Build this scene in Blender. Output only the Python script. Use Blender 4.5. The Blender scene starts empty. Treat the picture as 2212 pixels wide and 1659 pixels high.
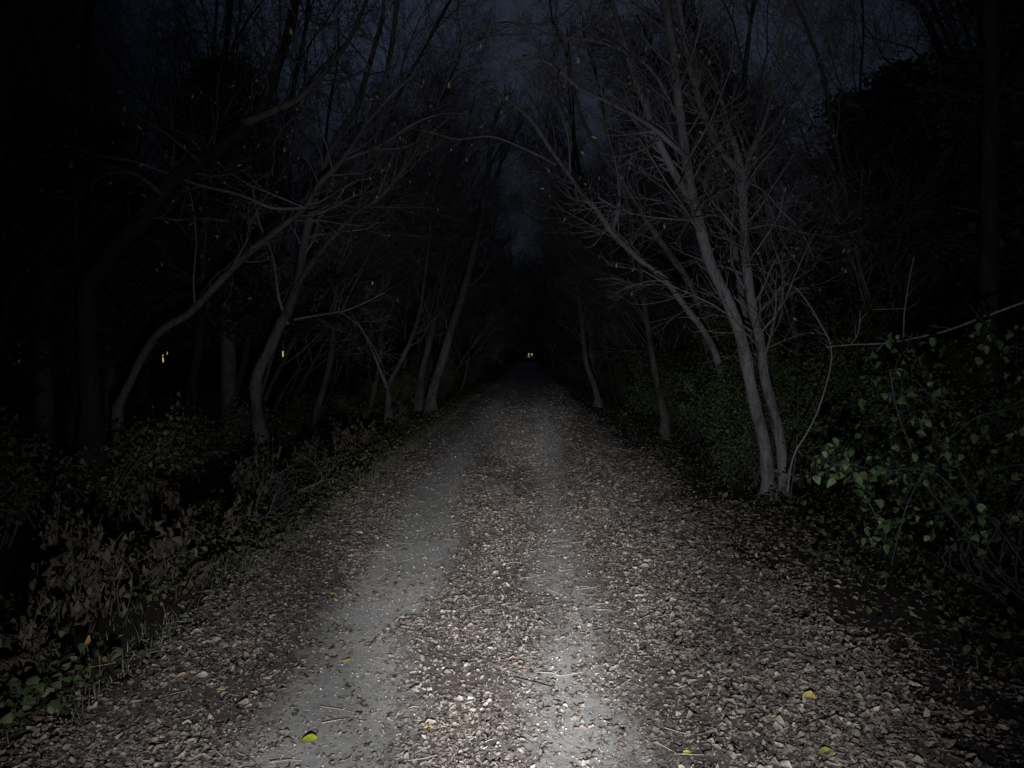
import bpy, math, random
import numpy as np
from mathutils import Vector
C = bpy.context.scene
COL = C.collection
R = np.random.default_rng(7)
F = 1670.0; VX, VY = 1140.0, 770.0; CH = 1.6

def at(px, py, Y):
    """a point seen at (px,py) of a 2212 px wide picture, standing Y metres down the path"""
    return np.array([(px-VX)/F*Y, Y, CH-(py-VY)/F*Y])

# ------------------------------------------------------------------ noise
_tab = R.random((256, 256))
def vnoise(x, y):
    x = np.asarray(x, float); y = np.asarray(y, float)
    xi = np.floor(x).astype(int); yi = np.floor(y).astype(int)
    fx = x-xi; fy = y-yi; fx = fx*fx*(3-2*fx); fy = fy*fy*(3-2*fy)
    a = _tab[xi % 256, yi % 256]; b = _tab[(xi+1) % 256, yi % 256]
    c = _tab[xi % 256, (yi+1) % 256]; d = _tab[(xi+1) % 256, (yi+1) % 256]
    return (a*(1-fx)+b*fx)*(1-fy)+(c*(1-fx)+d*fx)*fy
def fbm(x, y): return (vnoise(x, y)+.5*vnoise(2.1*x+7, 2.1*y+3)+.25*vnoise(4.3*x, 4.3*y+9))/1.75
def sstep(a, b, x):
    t = np.clip((x-a)/(b-a), 0, 1); return t*t*(3-2*t)

# ------------------------------------------------------------------ terrain
DL = np.array([0, 3.2, 4.2, 6.2, 8.1, 11.6, 20, 60])
LL = np.interp; 
def track(x, y):
    """1 where the wheel tracks are bare"""
    w = (fbm(x*3.1, y*1.3)-.5)*.26
    l0 = np.interp(y, DL, [-1.15, -1.15, -1.16, -1.28, -1.36, -1.34, -1.3, -1.3])
    l1 = np.interp(y, DL, [-.5, -.52, -.70, -.63, -.74, -.86, -.85, -.8])
    r0 = np.interp(y, DL, [-.05, .0, .08, .13, .13, .1, .2, .2])
    r1 = np.interp(y, DL, [.45, .42, .42, .34, .38, .55, .65, .7])
    def band(a, b): return sstep(a-.26, a+.17, x+w)*(1-sstep(b-.17, b+.26, x+w))
    return np.maximum(band(l0, l1), band(r0, r1)*.84)
def gz(x, y):
    x = np.asarray(x, float); y = np.asarray(y, float)
    e = (fbm(x*.0+3, y*.5)-.5)*.4
    l = np.maximum(0, -2.35+e-x); r = np.maximum(0, x-2.0+e)
    z = -.20*l/(1+.12*l)-.16*r/(1+.12*r)
    z = np.maximum(z, -1.3)
    z = z+(fbm(x*.9, y*.9)-.5)*.16*np.clip((l+r)*1.2, 0, 1)
    z = z+.012*(fbm(x*4, y*4)-.5)
    return z
def pz(x, y):
    return gz(x, y)+.03*(1-((x+.15)/2.15)**2)-.014*track(x, y)+.006*(fbm(x*11, y*11)-.5)

# ------------------------------------------------------------------ materials
def mat(name): 
    m = bpy.data.materials.new(name); m.use_nodes = True
    nt = m.node_tree; b = nt.nodes['Principled BSDF']; b.inputs['Specular IOR Level'].default_value = .25
    return m, nt, b
def nd(nt, t, **k):
    n = nt.nodes.new(t)
    for a, v in k.items():
        if a in n.inputs: n.inputs[a].default_value = v
        else: setattr(n, a, v)
    return n
def ramp(nt, fac, stops):
    r = nt.nodes.new('ShaderNodeValToRGB'); e = r.color_ramp.elements
    while len(e) < len(stops): e.new(.5)
    for q, (p, c) in zip(e, stops): q.position = p; q.color = (*c, 1)
    nt.links.new(fac, r.inputs[0]); return r.outputs[0]
def bump(nt, b, h, dist, strength=1):
    n = nt.nodes.new('ShaderNodeBump'); n.inputs['Distance'].default_value = dist; n.inputs['Strength'].default_value = strength
    nt.links.new(h, n.inputs['Height']); nt.links.new(n.outputs[0], b.inputs['Normal']); return n

def bark(name, c0, c1, scale=1.0):
    m, nt, b = mat(name); L = nt.links
    tc = nd(nt, 'ShaderNodeTexCoord'); mp = nd(nt, 'ShaderNodeMapping'); mp.inputs['Scale'].default_value = (9*scale, 9*scale, 2.2*scale)
    L.new(tc.outputs['Object'], mp.inputs[0])
    n1 = nd(nt, 'ShaderNodeTexNoise', Scale=2.5, Detail=7, Roughness=.65); L.new(mp.outputs[0], n1.inputs['Vector'])
    n2 = nd(nt, 'ShaderNodeTexNoise', Scale=1.3, Detail=3); L.new(tc.outputs['Object'], n2.inputs['Vector'])
    mx = nd(nt, 'ShaderNodeMath', operation='ADD'); L.new(n1.outputs[0], mx.inputs[0]); L.new(n2.outputs[0], mx.inputs[1])
    hf = nd(nt, 'ShaderNodeMath', operation='MULTIPLY'); hf.inputs[1].default_value = .5; L.new(mx.outputs[0], hf.inputs[0])
    L.new(ramp(nt, hf.outputs[0], [(.40, c0), (.53, c1), (.66, tuple(min(1, v*1.35) for v in c1))]), b.inputs['Base Color'])
    b.inputs['Roughness'].default_value = .85
    mq = nd(nt, 'ShaderNodeMapping'); mq.inputs['Scale'].default_value = (5, 5, 26); L.new(tc.outputs['Object'], mq.inputs[0])
    n3 = nd(nt, 'ShaderNodeTexNoise', Scale=1.6, Detail=4); L.new(mq.outputs[0], n3.inputs['Vector'])
    rg = nd(nt, 'ShaderNodeMath', operation='ADD'); L.new(n1.outputs[0], rg.inputs[0]); L.new(n3.outputs[0], rg.inputs[1])
    bump(nt, b, rg.outputs[0], .03, 1)
    return m
M_bark = bark('bark_smooth_grey', (.12, .115, .125), (.24, .23, .245))
M_pale = bark('bark_pale_smooth', (.115, .11, .123), (.29, .28, .305))
M_twig_pale = bark('twig_bark_pale', (.18, .172, .19), (.36, .34, .375), 2)
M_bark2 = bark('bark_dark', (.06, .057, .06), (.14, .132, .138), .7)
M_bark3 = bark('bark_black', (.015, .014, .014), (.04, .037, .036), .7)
M_twig = bark('twig_bark', (.15, .14, .155), (.28, .265, .29), 2)
M_twig_dark = bark('twig_bark_dark', (.06, .058, .062), (.13, .125, .135), 2)

def attr_mat(name, rough, nscale, lo, hi, trans=0):
    m, nt, b = mat(name); L = nt.links
    a = nd(nt, 'ShaderNodeAttribute', attribute_name='tint')
    tc = nd(nt, 'ShaderNodeTexCoord'); n = nd(nt, 'ShaderNodeTexNoise', Scale=nscale, Detail=5, Roughness=.7); L.new(tc.outputs['Object'], n.inputs['Vector'])
    mr = nd(nt, 'ShaderNodeMapRange'); mr.inputs[1].default_value = .3; mr.inputs[2].default_value = .7; mr.inputs[3].default_value = lo; mr.inputs[4].default_value = hi
    L.new(n.outputs[0], mr.inputs[0])
    v = nd(nt, 'ShaderNodeVectorMath', operation='SCALE'); L.new(a.outputs['Color'], v.inputs[0]); L.new(mr.outputs[0], v.inputs['Scale'])
    L.new(v.outputs[0], b.inputs['Base Color']); b.inputs['Roughness'].default_value = rough
    bump(nt, b, n.outputs[0], .004, .6)
    return m
M_litter = attr_mat('dead_leaf', .75, 60, .55, 1.35)
M_stone = attr_mat('limestone_chip', .6, 200, .8, 1.2)
M_green = attr_mat('green_leaf', .55, 40, .7, 1.25)
M_weed = attr_mat('dried_weed', .8, 50, .6, 1.3)
M_need = attr_mat('evergreen_leaf', .6, 30, .6, 1.3)

def ground_mat(name, path):
    m, nt, b = mat(name); L = nt.links
    tc = nd(nt, 'ShaderNodeTexCoord'); P = tc.outputs['Object']
    nb = nd(nt, 'ShaderNodeTexNoise', Scale=1.7, Detail=4); L.new(P, nb.inputs['Vector'])
    nf = nd(nt, 'ShaderNodeTexNoise', Scale=95, Detail=6, Roughness=.8); L.new(P, nf.inputs['Vector'])
    nm = nd(nt, 'ShaderNodeTexNoise', Scale=22, Detail=7, Roughness=.75); L.new(P, nm.inputs['Vector'])
    lit = ramp(nt, nm.outputs[0], [(.32, (.06, .05, .045)), (.46, (.12, .10, .09)), (.56, (.18, .152, .137)), (.7, (.30, .262, .232))])
    if path:
        base = ramp(nt, nf.outputs[0], [(.3, (.24, .235, .225)), (.5, (.46, .455, .44)), (.72, (.66, .65, .63))])
        mg = nd(nt, 'ShaderNodeMix', data_type='RGBA', blend_type='MULTIPLY'); mg.inputs[0].default_value = .45
        L.new(base, mg.inputs[6]); L.new(ramp(nt, nm.outputs[0], [(.36, (.42, .40, .38)), (.52, (1, 1, 1))]), mg.inputs[7])
        vo = nd(nt, 'ShaderNodeTexVoronoi', Scale=150); L.new(P, vo.inputs['Vector'])
        sp = nd(nt, 'ShaderNodeMath', operation='LESS_THAN'); sp.inputs[1].default_value = .16; L.new(vo.outputs['Distance'], sp.inputs[0])
        sep = nd(nt, 'ShaderNodeSeparateColor'); L.new(vo.outputs['Color'], sep.inputs[0])
        s2 = nd(nt, 'ShaderNodeMath', operation='GREATER_THAN'); s2.inputs[1].default_value = .72; L.new(sep.outputs[0], s2.inputs[0])
        s3 = nd(nt, 'ShaderNodeMath', operation='MULTIPLY'); L.new(sp.outputs[0], s3.inputs[0]); L.new(s2.outputs[0], s3.inputs[1])
        m2 = nd(nt, 'ShaderNodeMix', data_type='RGBA'); L.new(s3.outputs[0], m2.inputs[0]); L.new(mg.outputs[2], m2.inputs[6]); m2.inputs[7].default_value = (.85, .85, .83, 1)
        at_ = nd(nt, 'ShaderNodeAttribute', attribute_name='bare')
        ad = nd(nt, 'ShaderNodeMath', operation='ADD'); L.new(at_.outputs['Fac'], ad.inputs[0])
        of = nd(nt, 'ShaderNodeMath', operation='MULTIPLY_ADD'); of.inputs[1].default_value = 1.7; of.inputs[2].default_value = -.85; L.new(nm.outputs[0], of.inputs[0]); L.new(of.outputs[0], ad.inputs[1])
        st = nd(nt, 'ShaderNodeMapRange'); st.inputs[1].default_value = .15; st.inputs[2].default_value = .85; L.new(ad.outputs[0], st.inputs[0])
        m3 = nd(nt, 'ShaderNodeMix', data_type='RGBA'); L.new(st.outputs[0], m3.inputs[0]); L.new(lit, m3.inputs[6]); L.new(m2.outputs[2], m3.inputs[7])
        L.new(m3.outputs[2], b.inputs['Base Color'])
    else:
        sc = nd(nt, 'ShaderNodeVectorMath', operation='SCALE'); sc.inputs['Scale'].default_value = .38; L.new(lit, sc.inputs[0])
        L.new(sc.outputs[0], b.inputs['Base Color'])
    b.inputs['Roughness'].default_value = .9
    mm = nd(nt, 'ShaderNodeMath', operation='ADD'); L.new(nf.outputs[0], mm.inputs[0]); L.new(nm.outputs[0], mm.inputs[1])
    bump(nt, b, mm.outputs[0], .007, 1)
    return m
M_path = ground_mat('crushed_limestone', True)
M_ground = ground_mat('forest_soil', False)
def plain(name, c, rough=.7):
    m, nt, b = mat(name); tc = nd(nt, 'ShaderNodeTexCoord'); n = nd(nt, 'ShaderNodeTexNoise', Scale=3.0, Detail=5); nt.links.new(tc.outputs['Object'], n.inputs['Vector'])
    nt.links.new(ramp(nt, n.outputs[0], [(.3, tuple(v*.7 for v in c)), (.7, c)]), b.inputs['Base Color']); b.inputs['Roughness'].default_value = rough; return m
def glow(name, c, s):
    m, nt, b = mat(name); b.inputs['Base Color'].default_value = (*[v*.5 for v in c], 1); b.inputs['Emission Color'].default_value = (*c, 1)
    n = nd(nt, 'ShaderNodeTexNoise', Scale=2.5, Detail=2); tc = nd(nt, 'ShaderNodeTexCoord'); nt.links.new(tc.outputs['Object'], n.inputs['Vector'])
    mr = nd(nt, 'ShaderNodeMapRange'); mr.inputs[3].default_value = s*.5; mr.inputs[4].default_value = s*1.3; nt.links.new(n.outputs[0], mr.inputs[0])
    nt.links.new(mr.outputs[0], b.inputs['Emission Strength']); return m
M_wall = plain('clapboard', (.035, .033, .03)); M_roof = plain('shingle', (.04, .04, .045)); M_frame = plain('painted_frame', (.3, .3, .3)); M_white = plain('white_paint', (.8, .8, .78))
M_warm = glow('lit_pane_warm', (1, .78, .36), .55); M_orange = glow('lit_pane_orange', (1, .45, .12), .05); M_cool = glow('lit_pane_cool', (1, .93, .78), .22); M_yel = glow('lamp_glass', (1, .9, .35), .35)

# ------------------------------------------------------------------ mesh builders
def mesh_obj(name, V, faces_flat, n, m, parent=None, tint=None, smooth=False, loc=None):
    """n = corners per face (all the same)"""
    V = np.asarray(V, np.float32); Fl = np.asarray(faces_flat, np.int32).ravel()
    me = bpy.data.meshes.new(name); me.vertices.add(len(V)); me.vertices.foreach_set('co', V.ravel())
    k = len(Fl)//n; me.loops.add(len(Fl)); me.loops.foreach_set('vertex_index', Fl)
    me.polygons.add(k); me.polygons.foreach_set('loop_start', np.arange(0, k*n, n, dtype=np.int32))
    try: me.polygons.foreach_set('loop_total', np.full(k, n, np.int32))
    except Exception: pass
    if smooth: me.polygons.foreach_set('use_smooth', np.ones(k, bool))
    me.update(calc_edges=True)
    if tint is not None:
        a = me.attributes.new('tint', 'FLOAT_COLOR', 'POINT'); t = np.ones((len(V), 4), np.float32); t[:, :3] = tint; a.data.foreach_set('color', t.ravel())
    me.materials.append(m)
    o = bpy.data.objects.new(name, me); COL.objects.link(o)
    if parent is not None: o.parent = parent
    if loc is not None: o.location = loc
    return o
def tag(o, label=None, cat=None, group=None, kind=None):
    if label: o['label'] = label
    if cat: o['category'] = cat
    if group: o['group'] = group
    if kind: o['kind'] = kind
    return o
def empty(name, loc, label, cat, group=None, rz=0):
    o = bpy.data.objects.new(name, None); COL.objects.link(o); o.empty_display_size = .2
    o.location = loc; o.rotation_euler = (0, 0, rz); return tag(o, label, cat, group)
def copy_tree(o, parent=None):
    c = o.copy(); COL.objects.link(c); c.parent = parent
    for ch in list(o.children): copy_tree(ch, c)
    return c

class Tubes:
    def __init__(s): s.V = []; s.Fc = []; s.n = 0
    def tube(s, P, rad, k):
        P = np.asarray(P, float); rad = np.asarray(rad, float); n = len(P)
        T = np.gradient(P, axis=0); T /= np.linalg.norm(T, axis=1)[:, None]+1e-9
        ax = P[-1]-P[0]; ref = np.eye(3)[np.argmin(np.abs(ax))]
        U = np.cross(T, ref); U /= np.linalg.norm(U, axis=1)[:, None]+1e-9; W = np.cross(T, U)
        a = np.arange(k)*2*math.pi/k
        ring = P[:, None, :]+rad[:, None, None]*(np.cos(a)[None, :, None]*U[:, None, :]+np.sin(a)[None, :, None]*W[:, None, :])
        i = np.arange(n-1)[:, None]*k; j = np.arange(k)[None, :]; j2 = (j+1) % k
        q = np.stack([i+j, i+j2, i+k+j2, i+k+j], -1).reshape(-1, 4)+s.n
        s.V.append(ring.reshape(-1, 3)); s.Fc.append(q); s.n += n*k
    def build(s, name, m, parent=None, org=None, smooth=True):
        V = np.concatenate(s.V); 
        if org is not None: V = V-np.asarray(org)
        return mesh_obj(name, V, np.concatenate(s.Fc), 4, m, parent, smooth=smooth)

def unit(v): return v/(np.linalg.norm(v)+1e-9)
def perp_dir(d, ang, rng):
    r = rng.normal(size=3); r -= r.dot(d)*d; r = unit(r); return unit(d*math.cos(ang)+r*math.sin(ang))
SPEC = {1: dict(n=7, k=6, kids=(6, 9)), 2: dict(n=6, k=4, kids=(6, 9)), 3: dict(n=5, k=3, kids=(4, 7)), 4: dict(n=3, k=3, kids=(0, 0))}
def grow(T, p, d, length, r, lvl, rng, tips, up=.12, wob=.16, bias=None, maxl=4, dens=1.0):
    sp = SPEC[lvl]; n = sp['n']; P = [p]; st = length/(n-1)
    for i in range(n-1):
        d = unit(d+rng.normal(size=3)*wob+np.array([0, 0, up])*(.5 if lvl < 3 else .25)+(0 if bias is None else bias*.06))
        P.append(P[-1]+d*st)
    P = np.array(P); rad = np.linspace(r, max(r*.35, .0016), n)
    T.tube(P, rad, sp['k'])
    if lvl >= maxl: tips.append((P[-1], d)); return
    m = max(2, int(rng.integers(*sp['kids'])*dens))
    for c in range(m):
        t = .18+.82*(c+rng.random())/m; f = t*(n-1); i = min(int(f), n-2); q = P[i]+(P[i+1]-P[i])*(f-i)
        rr = np.interp(t, [0, 1], [r, r*.35])
        dd = perp_dir(unit(P[i+1]-P[i]), rng.uniform(.45, 1.0), rng)
        grow(T, q, dd, length*rng.uniform(.38, .6)*(1.15-.45*t), max(rr*.55, .002), lvl+1, rng, tips, up, wob*1.1, bias, maxl, dens)
def smooth_line(pts, m=6):
    P = np.array(pts, float); Q = np.vstack([2*P[0]-P[1], P, 2*P[-1]-P[-2]]); out = []
    for i in range(1, len(Q)-2):
        for t in np.arange(m)/m:
            a, b, c, d = Q[i-1], Q[i], Q[i+1], Q[i+2]
            out.append(.5*((2*b)+(-a+c)*t+(2*a-5*b+4*c-d)*t*t+(-a+3*b-3*c+d)*t**3))
    out.append(P[-1]); return np.array(out)

# leaf shapes: outline rows (s along, half width), three columns
def leaf_verts(N, size, width, rng, curl=.35, fold=.35, crumple=.12, rows=None):
    """returns (N,15,3) leaves lying flat along +x, unit = metres"""
    s = np.array([-1, -.5, 0, .5, 1.]) if rows is None else rows[0]
    w = np.array([.05, .75, 1, .68, .04]) if rows is None else rows[1]
    c1 = rng.normal(0, curl, (N, 1)); c2 = rng.normal(.1, fold, (N, 1)); tw = rng.normal(0, .35, (N, 1))
    X = np.repeat(s[None, :], N, 0)*.5; V = np.zeros((N, 5, 3, 3))
    asp = width*rng.uniform(.75, 1.25, (N, 1))
    for j, t in enumerate((-1, 0, 1)):
        hw = w[None, :]*asp*.5*t
        V[:, :, j, 0] = X+rng.normal(0, crumple*.25, (N, 5)); V[:, :, j, 1] = hw*(1+rng.normal(0, crumple, (N, 5)))
        V[:, :, j, 2] = c1*(s[None, :]**2)*.5+c2*np.abs(hw)*1.6+tw*hw*s[None, :]+rng.normal(0, crumple*.35, (N, 5))
    V = V.reshape(N, 15, 3)*size[:, None, None]; return V
_q = []
for i in range(4):
    for j in range(2): a = i*3+j; _q.append((a, a+1, a+4, a+3))
LQ = np.array(_q)
def leaf_faces(N): return (LQ[None]+(np.arange(N)*15)[:, None, None]).reshape(-1, 4)
def rot(V, yaw, pitch, roll):
    cy, sy = np.cos(yaw)[:, None], np.sin(yaw)[:, None]; cp, sp = np.cos(pitch)[:, None], np.sin(pitch)[:, None]; cr, sr = np.cos(roll)[:, None], np.sin(roll)[:, None]
    x, y, z = V[..., 0], V[..., 1], V[..., 2]
    y, z = y*cr-z*sr, y*sr+z*cr
    x, z = x*cp-z*sp, x*sp+z*cp
    x, y = x*cy-y*sy, x*sy+y*cy
    return np.stack([x, y, z], -1)
def palette(rng, N, cols, p, jit=.15):
    c = np.array(cols)[rng.choice(len(cols), N, p=p)]; return c*rng.uniform(1-jit, 1+jit, (N, 1))*(1+rng.normal(0, .02, (N, 3)))
def leaves(name, pos, size, width, rng, cols, p, m, parent=None, flat=.35, droop=0.0, curl=.3, fold=.3, crumple=.1, rows=None, org=None, kind=None):
    N = len(pos); V = leaf_verts(N, size, width, rng, curl, fold, crumple, rows)
    V = rot(V, rng.uniform(0, 2*math.pi, N), rng.normal(size=N)*flat-droop, rng.normal(size=N)*flat)+pos[:, None, :]
    if org is not None: V = V-np.asarray(org)
    t = np.repeat(np.clip(palette(rng, N, cols, p), .003, 1), 15, 0)
    return mesh_obj(name, V.reshape(-1, 3), leaf_faces(N), 4, m, parent, tint=t, smooth=True)

# ------------------------------------------------------------------ ground and path
def sheet(name, xs, ys, zf, m, attr=None):
    X, Y = np.meshgrid(xs, ys); Z = zf(X, Y); V = np.stack([X, Y, Z], -1).reshape(-1, 3)
    nx, ny = len(xs), len(ys); i = (np.arange(ny-1)[:, None]*nx+np.arange(nx-1)[None, :]).ravel()
    o = mesh_obj(name, V, np.stack([i, i+1, i+nx+1, i+nx], -1), 4, m, smooth=True)
    if attr:
        a = o.data.attributes.new('bare', 'FLOAT', 'POINT'); a.data.foreach_set('value', attr(X, Y).ravel().astype(np.float32))
    return o
gx = np.concatenate([-np.geomspace(400, 10, 30), np.arange(-9.5, 9.6, .25), np.geomspace(10, 400, 30)])
gy = np.concatenate([np.linspace(-60, -2, 12), np.arange(-1, 40, .3), np.geomspace(41, 600, 60)])
def ground_z(x, y):
    under = sstep(-2.3, -2.0, x)*(1-sstep(1.65, 1.95, x))
    return gz(x, y)-.05*under+.012*(1-under)
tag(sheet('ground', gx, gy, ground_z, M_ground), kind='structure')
px_ = np.linspace(-2.25, 1.95, 64); py_ = np.concatenate([np.arange(-6, 26, .07), np.geomspace(26.1, 225, 110)])
def path_z(x, y):
    n = (fbm(x*1.5, y*1.9)-.5)*.4
    return pz(x, y)+.004-.09*np.maximum(1-sstep(-2.15, -1.88, x+n), sstep(1.62, 1.9, x+n))
tag(sheet('path', px_, py_, path_z, M_path, lambda x, y: np.maximum(track(x, y), .55*sstep(8, 15, y))), kind='structure')

# ------------------------------------------------------------------ leaf litter (uncountable), stones
LC = [(.50, .445, .385), (.33, .288, .25), (.245, .21, .187), (.20, .165, .149), (.27, .245, .222), (.13, .11, .10)]
LP = [.08, .24, .30, .14, .18, .06]
def litter():
    rng = np.random.default_rng(11); pos = []; sz = []
    def scatter(x0, x1, y0, y1, dens, smin, smax, keep):
        N = int((x1-x0)*(y1-y0)*dens); x = rng.uniform(x0, x1, N); y = rng.uniform(y0, y1, N)
        k = rng.random(N) < keep(x, y); x, y = x[k], y[k]
        pos.append(np.stack([x, y, np.where((x > -2.2) & (x < 1.9), pz(x, y), gz(x, y))+rng.uniform(.002, .013, len(x))], -1))
        sz.append(rng.uniform(smin, smax, len(x))*rng.choice([1, 1.0, 1.3], len(x))*np.where(x > .7, 1.28, np.where(x > -.7, .85, 1.0)))
    def kp(x, y): 
        edge = (.06+.94*sstep(-2.3, -1.85, x+(fbm(y*1.5, x)-.5)*.5))*sstep(-3.0, -2.2, x)*(1-.62*sstep(1.45, 1.85, x+(fbm(y*1.3, x)-.5)*.6)-.38*sstep(1.9, 3.3, x))*(1-.45*sstep(9, 15, y))
        patch = .35+.8*sstep(.3, .6, fbm(x*2.3+4, y*1.7))
        cl = sstep(.3, .62, fbm(x*7+3, y*4))
        return np.clip((1-(.90+.09*(1-cl))*track(x, y)**(.55+.6*cl))*edge*patch, .0, 1)
    scatter(-2.9, 3.4, 1.2, 4.6, 2700, .020, .050, kp)
    scatter(-2.9, 3.6, 4.6, 8.5, 2000, .022, .050, kp)
    scatter(-3, 3.8, 8.5, 14, 950, .024, .048, kp)
    kc = lambda x, y: np.clip(kp(x, y)*1.1, .05, 1)*sstep(-2.2, -1.9, x)*(1-sstep(1.5, 1.9, x))
    scatter(-2.6, 2.6, 1.6, 6.0, 4200, .006, .016, kc); scatter(-2.6, 2.8, 6.0, 10, 1800, .010, .02, kc)
    scatter(-3, 3.8, 14, 24, 300, .028, .05, kp)
    scatter(-3, 3.8, 24, 45, 50, .04, .06, kp)
    P = np.concatenate(pos); S = np.concatenate(sz)
    o = leaves('leaf_litter', P, S, .5, rng, LC, LP, M_litter, flat=np.where(rng.random(len(P)) < .10, .5, .10), curl=.24, fold=.30, crumple=.24)
    tag(o, 'small dry brown leaves strewn thickly over the path and its verges', 'leaf litter', kind='stuff')
litter()
def stones():
    rng = np.random.default_rng(5); N = 210000
    y = 1.4+rng.random(N)**1.5*32; x = rng.uniform(-2.1, 1.9, N); k = rng.random(N) < (.2+.6*track(x, y))*(1-sstep(9, 33, y)); x, y = x[k], y[k]; N = len(x)
    b = np.array([[1, 0, 0], [-1, 0, 0], [0, 1, 0], [0, -1, 0], [0, 0, 1], [0, 0, -1]], float)
    V = b[None]*rng.uniform(.6, 1.2, (N, 6, 1))+rng.normal(0, .15, (N, 6, 3)); s = (.0017+.0055*rng.random(N)**4)*(1+.03*np.maximum(y-6, 0)); s[rng.random(N) < .01] *= 1.6
    V = rot(V, rng.uniform(0, 6.3, N), rng.uniform(0, 1, N), rng.uniform(0, 1, N))*s[:, None, None]
    V[..., 0] += x[:, None]; V[..., 1] += y[:, None]; V[..., 2] += (pz(x, y)+.005+s*.35)[:, None]
    f = np.array([(0, 2, 4), (2, 1, 4), (1, 3, 4), (3, 0, 4), (2, 0, 5), (1, 2, 5), (3, 1, 5), (0, 3, 5)])
    t = np.repeat(palette(rng, N, [(.55, .54, .52), (.36, .35, .34), (.13, .12, .115), (.75, .74, .71)], [.12, .43, .43, .02]), 6, 0)
    o = mesh_obj('gravel', V.reshape(-1, 3), (f[None]+(np.arange(N)*6)[:, None, None]).reshape(-1, 3), 3, M_stone, tint=np.clip(t, 0, 1))
    tag(o, 'pale limestone chips scattered over the path surface', 'gravel', kind='stuff')
stones()
def straws():
    rng = np.random.default_rng(15); T = Tubes()
    for _ in range(420):
        y = 1.6+rng.random()**1.3*9; x = rng.uniform(-2.3, 2.3); a = rng.uniform(-.9, .9)+(0 if rng.random() < .8 else 1.5); l = rng.uniform(.02, .085)
        p = np.array([x, y, float(pz(x, y))+.012]); d = np.array([math.cos(a), math.sin(a), rng.normal(0, .12)])
        T.tube([p-d*l, p+rng.normal(0, .004, 3), p+d*l], [.0012, .0016, .001], 4)
    tag(T.build('leaf_stalks', M_straw), 'thin pale leaf stalks and straws lying among the path leaves', 'leaf stalks', kind='stuff')
M_straw = plain('straw', (.55, .5, .42)); straws()

# single leaves one can pick out
MAPLE = (np.array([-1, -.5, 0, .5, 1.]), np.array([.15, .95, .8, 1.05, .1]))
singles = [(655, 1632, .095, (.30, .34, .04), 'bright yellow-green leaf lying flat on the bare left wheel track', .7),
 (741, 1448, .06, (.42, .30, .08), 'small curled yellow leaf propped up on the left wheel track', .6),
 (1753, 1528, .085, (.52, .38, .16), 'large golden lobed leaf on the brown litter at the right edge', .95),
 (1676, 1573, .06, (.46, .36, .14), 'golden leaf beside a pale one near the lower right of the path', .9),
 (1700, 1562, .06, (.6, .48, .36), 'pale tan rounded leaf beside the golden leaf at lower right', .9),
 (1622, 1590, .045, (.6, .52, .14), 'small narrow yellow leaf left of the golden leaf pair', .5),
 (922, 1604, .055, (.50, .42, .14), 'crumpled yellow leaf in the middle strip of litter', .7),
 (712, 1298, .05, (.36, .42, .07), 'small yellow-green leaf at the left rim of the wheel track', .6),
 (167, 1425, .085, (.5, .30, .10), 'orange leaf standing in the dark weeds at the left verge', .6),
 (376, 1488, .055, (.52, .34, .22), 'peach coloured leaf in the litter of the left margin', .8),
 (420, 1489, .07, (.5, .46, .40), 'broad pale grey leaf beside the peach coloured one', .8),
 (463, 1520, .05, (.5, .38, .22), 'ochre curled leaf in the left margin litter', .6),
 (1487, 1350, .06, (.12, .16, .05), 'dull green leaf lying on the right side litter', .7),
 (1790, 1652, .075, (.26, .28, .07), 'olive yellow leaf at the bottom right of the path', .8),
 (1490, 1655, .05, (.55, .47, .10), 'yellow leaf cut by the lower picture edge', .8)]
for i, (x, y, s, c, lab, w) in enumerate(singles):
    Yd = CH*F/(y-VY); rng = np.random.default_rng(100+i); p = at(x, y, Yd); p[2] = float(gz(p[0], p[1]))+.03
    V = leaf_verts(1, np.array([s*.82]), w, rng, .15, .18, .06, MAPLE if w > .65 else None)
    V = rot(V, np.array([rng.uniform(-.5, .5)]), np.array([rng.normal(0, .12)]), np.array([.3]))
    if 'standing' in lab: V = rot(V, np.array([.3]), np.array([1.0]), np.array([.4])); p[2] += .05
    o = mesh_obj('fallen_leaf', V.reshape(-1, 3), LQ, 4, M_litter, tint=np.tile(c, (15, 1)), smooth=True, loc=p)
    sd = o.modifiers.new('s', 'SUBSURF'); sd.levels = sd.render_levels = 1
    tag(o, lab, 'leaf', 'coloured leaves lying on the path')
tw = [((686, 1592), (712, 1588), (740, 1584), .0022, 'pale straight twig on the left wheel track'),
      ((1440, 1600), (1475, 1612), (1500, 1618), .002, 'thin pale straw on the right wheel track near the bottom'),
      ((1110, 1492), (1150, 1500), (1200, 1512), .0035, 'dark bent twig across the right wheel track'),
      ((1480, 1300), (1530, 1297), (1585, 1290), .006, 'dark stick lying in the litter right of the wheel track')]
for a, b, c, r, lab in tw:
    T = Tubes(); pts = []
    for q in (a, b, c):
        Yd = CH*F/(q[1]-VY); p = at(*q, Yd); p[2] = float(pz(p[0], p[1]))+.012+r; pts.append(p)
    T.tube(smooth_line(pts, 4), np.linspace(r, r*.5, 9), 6)
    tag(T.build('fallen_twig', M_straw if 'pale' in lab else M_twig_dark, org=None), lab, 'twig', 'twigs lying on the path')

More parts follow.
